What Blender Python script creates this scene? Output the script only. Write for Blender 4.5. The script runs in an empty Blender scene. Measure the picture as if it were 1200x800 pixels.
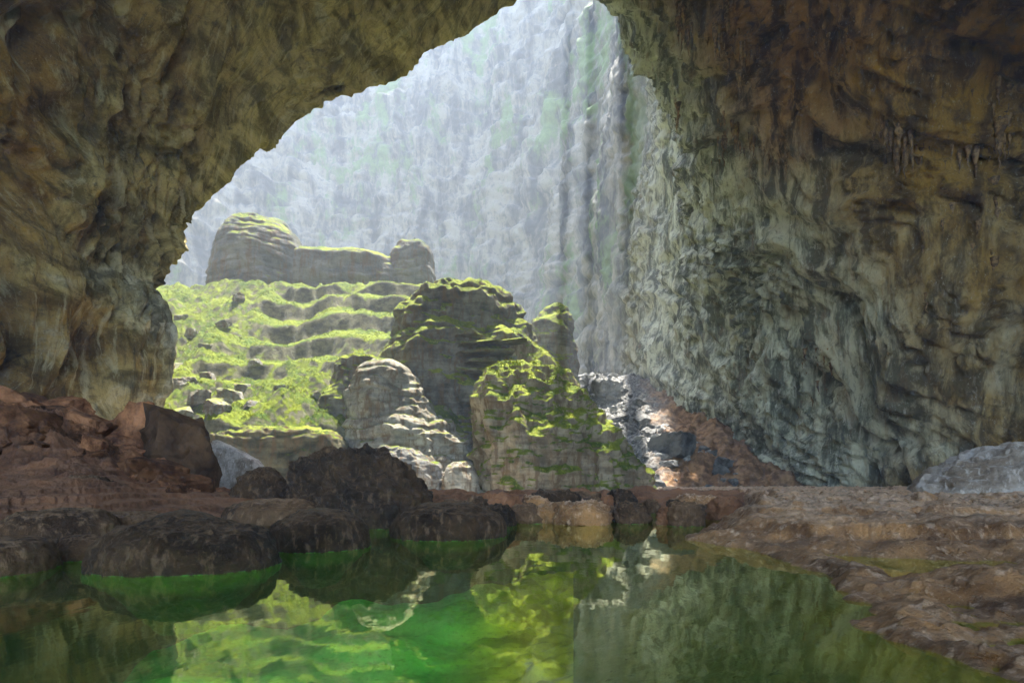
import bpy, math, random
import numpy as np
random.seed(7); rng = np.random.default_rng(7)
S = bpy.context.scene
COL = S.collection

# ---------------------------------------------------------------- camera, sky, sun, exposure
CAM_Z, F, CX, HY = 1.7, 600.0, 600.0, 568.0          # pixels of the 1200x800 photograph
cam = bpy.data.cameras.new('camera'); camo = bpy.data.objects.new('camera', cam); COL.objects.link(camo)
camo.location = (0, 0, CAM_Z); camo.rotation_euler = (math.pi/2, 0, 0)
cam.sensor_width = 36; cam.lens = 18; cam.shift_y = (HY-400)/1200
cam.clip_start = .1; cam.clip_end = 3000
S.camera = camo

SUN = np.array([.05, .29, .94]); SUN /= np.linalg.norm(SUN)
elev = math.asin(SUN[2]); azim = math.atan2(SUN[0], SUN[1])
W = bpy.data.worlds.new('World'); S.world = W; W.use_nodes = True
wn = W.node_tree; wn.nodes.clear()
sky = wn.nodes.new('ShaderNodeTexSky'); sky.sky_type = 'NISHITA'; sky.sun_disc = False
sky.sun_elevation = elev; sky.sun_rotation = azim
bg = wn.nodes.new('ShaderNodeBackground'); bg.inputs[1].default_value = .15
out = wn.nodes.new('ShaderNodeOutputWorld')
wn.links.new(sky.outputs[0], bg.inputs[0]); wn.links.new(bg.outputs[0], out.inputs[0])
sun = bpy.data.lights.new('sun', 'SUN'); sun.energy = 3.3; sun.angle = math.radians(.5); sun.color = (1, .95, .86)
suno = bpy.data.objects.new('sun', sun); COL.objects.link(suno)
from mathutils import Vector
suno.rotation_euler = Vector(SUN).to_track_quat('Z', 'Y').to_euler(); suno.location = (0, 150, 300)
S.view_settings.view_transform = 'Standard'; S.view_settings.look = 'None'
S.view_settings.gamma = 1; S.view_settings.exposure = 3.4
S.cycles.use_denoising = True
S.cycles.max_bounces = 7; S.cycles.diffuse_bounces = 6; S.cycles.glossy_bounces = 3
S.cycles.transmission_bounces = 4; S.cycles.transparent_max_bounces = 8; S.cycles.volume_bounces = 0
S.cycles.caustics_reflective = False; S.cycles.caustics_refractive = False

NEAR_Y = -66.0                                        # unseen end of the shell, left open to let in fill skylight
# ---------------------------------------------------------------- numpy noise
_perm = np.random.default_rng(3).permutation(256).astype(np.int32); _perm = np.concatenate([_perm]*3)
_g = np.random.default_rng(4).normal(size=(256, 3)).astype(np.float32); _g /= np.linalg.norm(_g, axis=1)[:, None]
def pn(x, y, z):
    """gradient noise, about -0.8..0.8"""
    x, y, z = np.broadcast_arrays(np.asarray(x, np.float32), np.asarray(y, np.float32), np.asarray(z, np.float32))
    xi, yi, zi = np.floor(x), np.floor(y), np.floor(z)
    xf, yf, zf = x-xi, y-yi, z-zi
    X, Y, Z = (xi.astype(np.int32) & 255), (yi.astype(np.int32) & 255), (zi.astype(np.int32) & 255)
    u, v, w = xf*xf*xf*(xf*(xf*6-15)+10), yf*yf*yf*(yf*(yf*6-15)+10), zf*zf*zf*(zf*(zf*6-15)+10)
    def c(a, b, d):
        g = _g[_perm[_perm[_perm[X+a]+Y+b]+Z+d]]
        return g[..., 0]*(xf-a)+g[..., 1]*(yf-b)+g[..., 2]*(zf-d)
    def mix(a, b, t): return a+(b-a)*t
    return mix(mix(mix(c(0,0,0), c(1,0,0), u), mix(c(0,1,0), c(1,1,0), u), v),
               mix(mix(c(0,0,1), c(1,0,1), u), mix(c(0,1,1), c(1,1,1), u), v), w)*1.4
def fbm(x, y, z, o=4, gain=.5):
    r, a = 0, 1
    for i in range(o):
        r = r+a*pn(x+17.3*i, y-9.1*i, z+4.7*i); x, y, z, a = x*2.03, y*2.03, z*2.03, a*gain
    return r
def ridge(x, y, z, o=4, gain=.5):                       # sharp crests
    r, a = 0, 1
    for i in range(o):
        r = r+a*(1-2*np.abs(pn(x+31.3*i, y+5.1*i, z-14.7*i))); x, y, z, a = x*2.1, y*2.1, z*2.1, a*gain
    return r-.6
def billow(x, y, z, o=3, gain=.5):                       # round bulges, sharp creases
    r, a = 0, 1
    for i in range(o):
        r = r+a*(2*np.abs(pn(x-3.3*i, y+25.1*i, z+8.7*i))); x, y, z, a = x*2.1, y*2.1, z*2.1, a*gain
    return r-.6
def sst(a, b, x):
    t = np.clip((np.asarray(x, float)-a)/(b-a), 0, 1); return t*t*(3-2*t)
def P(px, py, D):                                        # a photo direction at a known distance
    return np.array([(px-CX)/F*D, D, CAM_Z+(HY-py)/F*D])

# ---------------------------------------------------------------- mesh helpers
def link(name, me, mat, parent=None, label=None, cat=None, group=None, kind=None):
    o = bpy.data.objects.new(name, me); COL.objects.link(o)
    if mat and me is not None and not me.materials: me.materials.append(mat)
    if parent: o.parent = parent
    for k, v in (('label', label), ('category', cat), ('group', group), ('kind', kind)):
        if v: o[k] = v
    return o
def mesh(name, V, Fq, smooth=True):
    V = np.asarray(V, np.float32); Fq = np.asarray(Fq, np.int32)
    me = bpy.data.meshes.new(name); n, k = Fq.shape
    me.vertices.add(len(V)); me.vertices.foreach_set('co', V.ravel())
    me.loops.add(n*k); me.loops.foreach_set('vertex_index', Fq.ravel())
    me.polygons.add(n); me.polygons.foreach_set('loop_start', np.arange(0, n*k, k, dtype=np.int32))
    me.polygons.foreach_set('use_smooth', np.full(n, smooth))
    me.update(calc_edges=True); me.validate()
    return me
def grid_faces(nr, nc, wrap=False, flip=False):
    r = np.arange(nr-1)[:, None]; c = np.arange(nc if wrap else nc-1)[None, :]; c2 = (c+1) % nc
    f = np.stack(np.broadcast_arrays(r*nc+c, r*nc+c2, (r+1)*nc+c2, (r+1)*nc+c), -1).reshape(-1, 4)
    return f[:, ::-1] if flip else f
def grid_normals(G, wrap=False):
    if wrap:
        du = np.roll(G, -1, 1)-np.roll(G, 1, 1)
    else:
        du = np.gradient(G, axis=1)
    dv = np.gradient(G, axis=0)
    n = np.cross(du, dv); l = np.linalg.norm(n, axis=-1, keepdims=True); l[l < 1e-9] = 1
    return n/l
def smooth1(a, k=3, axis=0):
    for _ in range(k):
        p = np.concatenate([np.take(a, [0], axis), a, np.take(a, [-1], axis)], axis)
        n = a.shape[axis]
        a = (np.take(p, range(0, n), axis)+2*np.take(p, range(1, n+1), axis)+np.take(p, range(2, n+2), axis))/4
    return a

# ---------------------------------------------------------------- material helpers
class NT:
    def __init__(s, name):
        s.m = bpy.data.materials.new(name); s.m.use_nodes = True; s.t = s.m.node_tree; s.t.nodes.clear()
        s.out = s.n('ShaderNodeOutputMaterial'); s._pos = None
    def n(s, k, **kw):
        o = s.t.nodes.new(k)
        for a, b in kw.items(): setattr(o, a, b)
        return o
    def l(s, a, b): s.t.links.new(a, b)
    def set(s, sock, v):
        if isinstance(v, bpy.types.NodeSocket): s.l(v, sock)
        elif isinstance(v, tuple) and len(v) == 3 and sock.type == 'RGBA': sock.default_value = (*v, 1)
        else: sock.default_value = v
    def pos(s):
        if s._pos is None: s._pos = s.n('ShaderNodeNewGeometry')
        return s._pos.outputs['Position']
    def nz(s):
        s.pos(); x = s.n('ShaderNodeSeparateXYZ'); s.l(s._pos.outputs['Normal'], x.inputs[0]); return x.outputs[2]
    def xyz(s):
        x = s.n('ShaderNodeSeparateXYZ'); s.l(s.pos(), x.inputs[0]); return x.outputs
    def map(s, scale, rot=(0, 0, 0), src=None):
        m = s.n('ShaderNodeMapping'); s.l(src or s.pos(), m.inputs[0])
        m.inputs['Scale'].default_value = scale if isinstance(scale, tuple) else (scale,)*3
        m.inputs['Rotation'].default_value = rot; return m.outputs[0]
    def noise(s, scale, detail=6, rough=.55, vec=None, dist=0):
        n = s.n('ShaderNodeTexNoise'); s.l(vec or s.pos(), n.inputs['Vector'])
        n.inputs['Scale'].default_value = scale; n.inputs['Detail'].default_value = detail
        n.inputs['Roughness'].default_value = rough; n.inputs['Distortion'].default_value = dist; return n.outputs[0]
    def math(s, op, a, b=0., clamp=False):
        m = s.n('ShaderNodeMath', operation=op, use_clamp=clamp); s.set(m.inputs[0], a); s.set(m.inputs[1], b); return m.outputs[0]
    def ramp(s, f, a, b, c=0., d=1.):                    # smooth map a..b -> c..d
        m = s.n('ShaderNodeMapRange', interpolation_type='SMOOTHSTEP'); s.set(m.inputs[0], f)
        for i, v in zip((1, 2, 3, 4), (a, b, c, d)): m.inputs[i].default_value = v
        return m.outputs[0]
    def mix(s, f, a, b, mode='MIX'):
        m = s.n('ShaderNodeMix', data_type='RGBA', blend_type=mode); s.set(m.inputs[0], f)
        s.set(m.inputs[6], a); s.set(m.inputs[7], b); return m.outputs[2]
    def bump(s, h, strength, dist, nrm=None):
        b = s.n('ShaderNodeBump'); s.l(h, b.inputs['Height']); b.inputs['Strength'].default_value = strength
        b.inputs['Distance'].default_value = dist
        if nrm: s.l(nrm, b.inputs['Normal'])
        return b.outputs[0]
    def surf(s, col, rough=.9, nrm=None, spec=.3):
        p = s.n('ShaderNodeBsdfPrincipled'); s.set(p.inputs['Base Color'], col); s.set(p.inputs['Roughness'], rough)
        s.set(p.inputs['Specular IOR Level'], spec)
        if nrm: s.l(nrm, p.inputs['Normal'])
        s.l(p.outputs[0], s.out.inputs[0]); return s.m

def mat_left():
    m = NT('left_wall_rock'); y = m.xyz()[1]
    flow = m.map((.25, .12, .25), (.5, .0, .35))
    a = m.noise(.09, 8, .6, dist=.8); b = m.noise(1.0, 8, .65, flow, .6); c = m.noise(.6, 10, .7)
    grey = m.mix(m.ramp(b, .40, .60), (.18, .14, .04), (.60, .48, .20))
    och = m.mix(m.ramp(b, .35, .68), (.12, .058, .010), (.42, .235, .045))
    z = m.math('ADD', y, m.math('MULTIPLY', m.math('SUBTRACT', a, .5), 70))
    col = m.mix(m.ramp(z, 50, 92), och, grey)  # ochre mineral inward, with the interior's fading light painted into it
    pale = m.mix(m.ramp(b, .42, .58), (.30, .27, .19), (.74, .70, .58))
    col = m.mix(m.math('MULTIPLY', m.ramp(z, 74, 90), m.ramp(m.math('ADD', m.xyz()[2], m.math('MULTIPLY', m.math('SUBTRACT', c, .5), 40)), 48, 18)), col, pale)  # pale foot rock, painted brighter as if sunlit near the mouth
    col = m.mix(m.ramp(c, .56, .70, 0, .75), col, (.05, .042, .028))
    col = m.mix(m.ramp(m.noise(.5, 8, .7, flow), .60, .72, 0, .6), col, (.50, .47, .38))
    d1 = m.noise(2.4, 8, .75, m.map((1, .6, 1)), .6); col = m.mix(m.ramp(d1, .52, .66, 0, .65), col, m.mix(.65, col, (.03, .025, .015)))
    col = m.mix(m.ramp(m.noise(3.3, 8, .75), .56, .70, 0, .55), col, (.66, .60, .44))
    uvn = m.n('ShaderNodeUVMap', uv_map='arch').outputs[0]
    s1 = m.noise(1, 8, .72, m.map((.9, .16, 1), src=uvn), .5); s2 = m.noise(1, 8, .72, m.map((.38, .07, 1), src=uvn), .6)
    col = m.mix(m.ramp(s1, .52, .64, 0, .75), col, m.mix(.55, col, (.80, .72, .46))); col = m.mix(m.ramp(s1, .47, .36, 0, .75), col, m.mix(.75, col, (.02, .014, .006)))
    col = m.mix(m.ramp(s2, .45, .34, 0, .6), col, m.mix(.7, col, (.04, .022, .008)))
    h = m.math('ADD', m.math('ADD', m.noise(1.3, 10, .7, dist=.5), s1), m.math('MULTIPLY', b, .7))
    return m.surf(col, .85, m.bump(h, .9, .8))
def mat_cliff():
    m = NT('right_wall_rock'); X = m.xyz(); y, z = X[1], X[2]
    dr = m.map((.35, .30, .09), (.6, 0, 0))
    a = m.noise(.05, 8, .6, dist=1); b = m.noise(1, 9, .68, dr, .5); c = m.noise(.35, 10, .7); e = m.noise(.02, 5, .6)
    grey = m.mix(m.ramp(b, .41, .59), (.12, .125, .085), (.60, .60, .45))
    s1 = m.noise(1, 8, .7, m.map((1.1, 1.1, .13), (.25, 0, 0)), .8); s2 = m.noise(1, 8, .7, m.map((.6, .6, .09), (.4, .1, 0)), .8)
    grey = m.mix(m.ramp(s1, .55, .66, 0, .8), grey, (.66, .64, .54)); grey = m.mix(m.ramp(s2, .54, .64, 0, .4), grey, (.24, .13, .055)); grey = m.mix(m.ramp(s2, .44, .34, 0, .7), grey, (.05, .06, .045))
    fs = m.noise(1, 9, .68, m.map((.07, .07, .022), (.0, .2, 0)), .4)
    far = m.mix(m.ramp(fs, .38, .60), (.016, .016, .013), (.24, .21, .155))
    far = m.mix(m.ramp(m.noise(.25, 7, .7), .5, .68, 0, .75), far, (.05, .055, .04))
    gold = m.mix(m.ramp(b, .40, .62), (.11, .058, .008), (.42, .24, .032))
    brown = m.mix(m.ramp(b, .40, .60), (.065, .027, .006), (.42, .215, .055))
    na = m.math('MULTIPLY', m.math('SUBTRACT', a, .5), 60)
    col = m.mix(m.ramp(m.math('ADD', y, na), 60, 92), gold, grey)  # gold and brown zones: mineral colour plus the dim interior painted in
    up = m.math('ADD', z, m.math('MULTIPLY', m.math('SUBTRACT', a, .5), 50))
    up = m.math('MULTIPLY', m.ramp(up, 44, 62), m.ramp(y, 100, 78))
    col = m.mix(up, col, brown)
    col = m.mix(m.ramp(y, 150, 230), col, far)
    col = m.mix(m.ramp(c, .56, .72, 0, .7), col, (.05, .045, .035))
    veg = m.math('MULTIPLY', m.ramp(m.noise(.03, 9, .7, m.map((1, 1, .45), (0, .5, 0))), .52, .60), m.ramp(y, 150, 260))
    col = m.mix(veg, col, m.mix(m.noise(.5, 4), (.03, .06, .01), (.16, .24, .05)))
    nr = m.ramp(y, 190, 120); d1 = m.noise(1.8, 8, .75, m.map((1, .8, .45), (.6, 0, 0)), .6)
    col = m.mix(m.math('MULTIPLY', nr, m.ramp(d1, .52, .66, 0, .65)), col, m.mix(.65, col, (.03, .025, .015)))
    col = m.mix(m.math('MULTIPLY', nr, m.ramp(m.noise(2.6, 8, .75, m.map((1, 1, .5))), .56, .70, 0, .55)), col, (.64, .61, .50))
    h = m.math('ADD', m.noise(1.1, 10, .7, dist=.5), m.math('MULTIPLY', b, .9))
    bn = m.bump(h, .9, 1.0); m.set(bn.node.inputs['Strength'], m.ramp(y, 130, 260, .9, .12))
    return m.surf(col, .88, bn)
def mat_mossy(name, rock1, rock2, lo=.30, hi=.52, scale=1., mossy=1.):
    m = NT(name); nz = m.nz()
    n1 = m.noise(.25*scale, 8, .65); n2 = m.noise(1.6*scale, 8, .7)
    st = m.noise(.5*scale, 8, .65, m.map((.25, .25, 2.2)))
    vert = m.noise(.7*scale, 7, .65, m.map((1.4, 1.4, .18)))
    rock = m.mix(m.ramp(m.math('ADD', m.math('MULTIPLY', st, .35), m.math('MULTIPLY', n1, .65)), .38, .62), rock1, rock2)
    rock = m.mix(m.ramp(vert, .46, .62, 0, .75), rock, (.16, .10, .05))
    rock = m.mix(m.ramp(n2, .58, .7, 0, .6), rock, (.035, .033, .03))
    mo = m.mix(m.ramp(n1, .38, .62), (.075, .115, .012), (.21, .245, .025))
    mo = m.mix(m.ramp(n2, .5, .66), mo, (.32, .33, .05))
    mo = m.mix(m.ramp(m.noise(.9*scale, 7, .7), .58, .72, 0, .7), mo, (.07, .06, .03))
    f = m.math('ADD', nz, m.math('MULTIPLY', m.math('SUBTRACT', m.noise(.45*scale, 9, .7), .5), .6))
    f = m.math('MULTIPLY', m.ramp(f, lo, hi), mossy)
    col = m.mix(f, rock, mo)
    h = m.math('ADD', m.noise(1.8*scale, 9, .75), m.math('MULTIPLY', vert, .5))
    return m.surf(col, .95, m.bump(h, 1., .6/scale), .15)
def mat_hill():
    m = NT('hillside_ground'); X = m.xyz(); x, y = X[0], X[1]; nz = m.nz()
    n1 = m.noise(.16, 8, .65); n2 = m.noise(1.3, 8, .7); n3 = m.noise(.5, 9, .7)
    st = m.noise(.6, 8, .65, m.map((.7, .7, .9)))
    rock = m.mix(m.ramp(st, .36, .64), (.06, .058, .04), (.20, .19, .12))
    mo = m.mix(m.ramp(n1, .36, .62), (.045, .08, .005), (.14, .175, .012))
    mo = m.mix(m.ramp(n2, .5, .68), mo, (.20, .22, .022))
    mo = m.mix(m.ramp(n3, .60, .72, 0, .7), mo, (.09, .075, .04))
    f = m.math('ADD', nz, m.math('MULTIPLY', m.math('SUBTRACT', n3, .5), .9))
    left = m.mix(m.ramp(f, .40, .58), rock, mo)
    soil = m.mix(m.ramp(n3, .4, .62), (.13, .07, .034), (.34, .20, .10))
    gray = m.mix(m.ramp(n2, .4, .62), (.07, .07, .066), (.29, .28, .26))
    w = m.math('ADD', m.math('SUBTRACT', x, m.math('MULTIPLY', y, .22)), m.math('MULTIPLY', m.math('SUBTRACT', n1, .5), 22))
    right = m.mix(m.ramp(w, 4, 13), gray, soil)
    w2 = m.math('ADD', x, m.math('MULTIPLY', m.math('SUBTRACT', n1, .5), 14))
    col = m.mix(m.ramp(w2, -6, 4), left, right)
    bounce_floor = m.mix(n2, (.40, .34, .25), (.62, .56, .44))
    col = m.mix(m.ramp(m.math('ADD', y, m.math('MULTIPLY', m.math('SUBTRACT', n1, .5), 12)), 86, 94), bounce_floor, col)  # pale floor added behind the rim to bounce sunlight onto the walls
    h = m.math('ADD', m.noise(1.8, 9, .75), m.math('MULTIPLY', n3, .6))
    return m.surf(col, .95, m.bump(h, 1., .5), .15)
def mat_wet(name, c1, c2, scale=1., rough=.55, toplit_fleck=(.3, .2, .13), toplit=.5, stretch=.35, spec=.35, sub=(.12, .42, .07), dz=None):
    m = NT(name); nz = m.nz()
    a = m.noise(.7*scale, 8, .65); b = m.noise(4*scale, 9, .7); v = m.noise(5*scale, 6, .65, m.map((1, 1, stretch)))
    col = m.mix(m.ramp(a, .36, .64), c1, c2)
    col = m.mix(m.ramp(b, .5, .7, 0, .6), col, tuple(k*.35 for k in c1))
    f = m.math('ADD', nz, m.math('MULTIPLY', m.math('SUBTRACT', b, .5), 1.2))
    df = m.ramp(f, .75, 1.15, 0, toplit)  # upward faces painted paler, standing in for light on their tops
    if dz: df = m.math('MULTIPLY', df, m.ramp(m.math('ADD', m.xyz()[2], m.math('MULTIPLY', m.math('SUBTRACT', a, .5), .9)), dz[0], dz[1], .12, 1.))  # painted top light strengthens with height
    col = m.mix(df, col, toplit_fleck)
    z = m.math('ADD', m.xyz()[2], m.math('MULTIPLY', m.math('SUBTRACT', b, .5), .16))
    col = m.mix(m.ramp(v, .52, .66, 0, .55), col, toplit_fleck)
    col = m.mix(m.ramp(m.noise(16*scale, 6, .7), .56, .68, 0, .4), col, toplit_fleck)
    col = m.mix(m.ramp(z, .02, -.03), col, m.mix(m.ramp(z, -.18, -.5), sub, tuple(k*.3 for k in sub)))
    h = m.math('ADD', m.noise(9*scale, 8, .75), v)
    return m.surf(col, m.ramp(b, .3, .7, rough-.15, rough+.25), m.bump(h, 1., .15/scale), spec)
def mat_boulder(name, c1, c2, scale=1.):
    m = NT(name); tc = m.n('ShaderNodeTexCoord').outputs['Object']; inf = m.n('ShaderNodeObjectInfo')
    a = m.noise(1.2*scale, 9, .7, tc); b = m.noise(4*scale, 9, .7, tc)
    col = m.mix(m.ramp(a, .36, .64), c1, c2)
    col = m.mix(m.ramp(b, .55, .72, 0, .6), col, tuple(k*.4 for k in c1))
    hsv = m.n('ShaderNodeHueSaturation'); m.l(col, hsv.inputs['Color'])
    m.set(hsv.inputs['Value'], m.ramp(inf.outputs['Random'], 0, 1, .45, 1.3))
    return m.surf(hsv.outputs[0], .9, m.bump(m.math('ADD', a, b), .9, .25), .2)
def mat_water():
    m = NT('emerald_water')
    rip = m.math('ADD', m.noise(.9, 3, .5, m.map((1, .5, 1))), m.math('MULTIPLY', m.noise(4, 3, .5, m.map((1, .45, 1))), .25))
    nrm = m.bump(rip, .10, .05)
    gl = m.n('ShaderNodeBsdfGlossy'); gl.inputs['Roughness'].default_value = .02; m.set(gl.inputs['Color'], (.94, 1., .70)); m.l(nrm, gl.inputs['Normal'])
    tr = m.n('ShaderNodeBsdfTransparent'); m.set(tr.inputs[0], (.95, 1., .36))
    di = m.n('ShaderNodeBsdfDiffuse'); m.set(di.inputs[0], (.008, .042, .010))
    ad = m.n('ShaderNodeAddShader'); m.l(tr.outputs[0], ad.inputs[0]); m.l(di.outputs[0], ad.inputs[1])
    lw = m.n('ShaderNodeLayerWeight'); lw.inputs['Blend'].default_value = .34; m.l(nrm, lw.inputs['Normal'])
    f = m.ramp(lw.outputs['Facing'], .35, 1., .10, .97)
    mx = m.n('ShaderNodeMixShader'); m.l(f, mx.inputs[0]); m.l(ad.outputs[0], mx.inputs[1]); m.l(gl.outputs[0], mx.inputs[2])
    m.l(mx.outputs[0], m.out.inputs[0]); return m.m
def mat_bed():
    m = NT('lake_bed_sediment'); x = m.xyz()[0]
    a = m.noise(.5, 7, .6); b = m.noise(5, 7, .7)
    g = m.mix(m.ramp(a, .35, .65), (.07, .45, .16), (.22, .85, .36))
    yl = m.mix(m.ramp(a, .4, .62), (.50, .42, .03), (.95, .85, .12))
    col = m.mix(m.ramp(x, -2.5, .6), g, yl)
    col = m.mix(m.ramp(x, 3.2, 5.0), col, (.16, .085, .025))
    col = m.mix(m.ramp(b, .5, .7, 0, .4), col, (.05, .05, .02))
    return m.surf(col, .95, m.bump(b, .6, .05), .1)

# ---------------------------------------------------------------- the cave: left wall and ceiling
def cave_left():
    lip = [(120,600,78),(170,500,80),(195,450,82),(207,385,84),(186,335,85),(205,290,86),(237,235,88),(300,177,91),(350,142,94),
           (430,92,98),(500,57,101),(570,20,104),(612,-8,107),(660,-60,110),(740,-130,112),(800,-190,113)]
    lip3 = np.array([P(*a) for a in lip])
    near = np.array([(-62,-5),(-65,8),(-67,18),(-67,28),(-66,37),(-63,46),(-58,54),(-50,62),(-43,67),(-30,73),(-15,78),(0,82),(12,85),(24,90),(36,100),(50,112)], float)
    near3 = np.stack([near[:, 0]*.9, np.full(len(near), NEAR_Y), near[:, 1]], 1)
    mid = .5*(lip3+near3); mid[:, 0] -= np.interp(range(16), [0, 4, 9, 15], [4, 7, 3, 0]); mid[:, 2] += np.interp(range(16), [0, 6, 15], [0, 2, 5])
    nu, nv = 460, 560
    def rs(A):
        d = np.r_[0, np.cumsum(np.linalg.norm(np.diff(lip3, axis=0), axis=1))]
        t = np.linspace(0, d[-1], nu); return smooth1(np.stack([np.interp(t, d, A[:, k]) for k in range(3)], 1), 12)
    L, M, N = rs(lip3), rs(mid), rs(near3)
    Lc = L.copy()
    s0 = (30-NEAR_Y)/(95-NEAR_Y); s = np.r_[np.linspace(0, s0, 110), s0+(1-s0)*np.linspace(0, 1, 390)[1:]]
    rows = []
    for v in s:
        rows.append(N*(1-v)*(1-2*v)+M*4*v*(1-v)+L*v*(2*v-1))
    outd = Lc-np.array([0, 0, 30.]); outd[:, 1] = 0; outd /= np.linalg.norm(outd, axis=1)[:, None]
    cu = np.arange(nu)/nu*190; crag = .12*sst(0, 6, Lc[:, 0])*np.clip(pn(cu/11, .5, .5)*3+pn(cu/3, 3.5, .5)*.8+.1, 0, 1)  # added jags on the unseen flange, shaped to cut sunlight into shafts
    for k in np.linspace(0, 1, 61)[1:]:
        ang = min(1, k*6)*math.pi/2
        e = 6.0*(1-math.cos(ang)); fwd = 4.0*math.sin(ang)
        ext = max(0, k-1/6)*130
        rows.append(Lc+outd*(e+ext)+np.array([0, 1., 0])*(fwd+ext*.12+np.clip(ext-25, 0, 90)[None]*crag)[:, None])
    G = np.array(rows)
    n = grid_normals(G)
    x, y, z = G[..., 0], G[..., 1], G[..., 2]
    arc = np.broadcast_to(np.linspace(0, 190, nu)[None, :], x.shape)      # metres round the arch
    near_lip = sst(.90, 1.0, s)
    lipw = np.r_[1-.8*near_lip, np.full(60, .2)][:, None]
    wa, wb = fbm(x/26, y/26, z/26, 2)*7, fbm(x/26+50, y/26, z/26, 2)*7
    A, B = (arc+wa)*1.0, y+wb+.25*arc
    dsp = lipw*4.2*fbm(x/32, y/32, z/32, 3)
    dsp += lipw*2.6*ridge(B/15, A/46, .3, 3)              # ribs running round the arch
    dsp += (.25+.75*lipw)*1.9*billow(B/8, A/17, 1.3, 3)
    rz = .25+1.5*sst(-.25, .4, fbm(x/24, y/24+9, z/24, 2))       # some faces smooth, some broken
    dsp += rz*1.05*ridge(B/3.6, A/9, 2.1, 3, .6)
    dsp += rz*.5*billow(B/1.5, A/3.5, 5.1, 2)
    dsp -= 1.6*np.clip(1-np.abs(pn(B/26, A/60, 7.7))*14, 0, 1)       # long fissures
    dsp += .20*fbm(x/.9, y/.9, z/.9, 2)
    fade = sst(-6, 4, z)
    G = G+n*(dsp*(.3+.7*fade))[..., None]
    me = mesh('cave_wall', G.reshape(-1, 3), grid_faces(*G.shape[:2]))
    uv = np.stack([B, A], -1).reshape(-1, 2).astype(np.float32); li = np.empty(len(me.loops), np.int32); me.loops.foreach_get('vertex_index', li)
    me.uv_layers.new(name='arch').data.foreach_set('uv', uv[li].ravel()); return me

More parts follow.
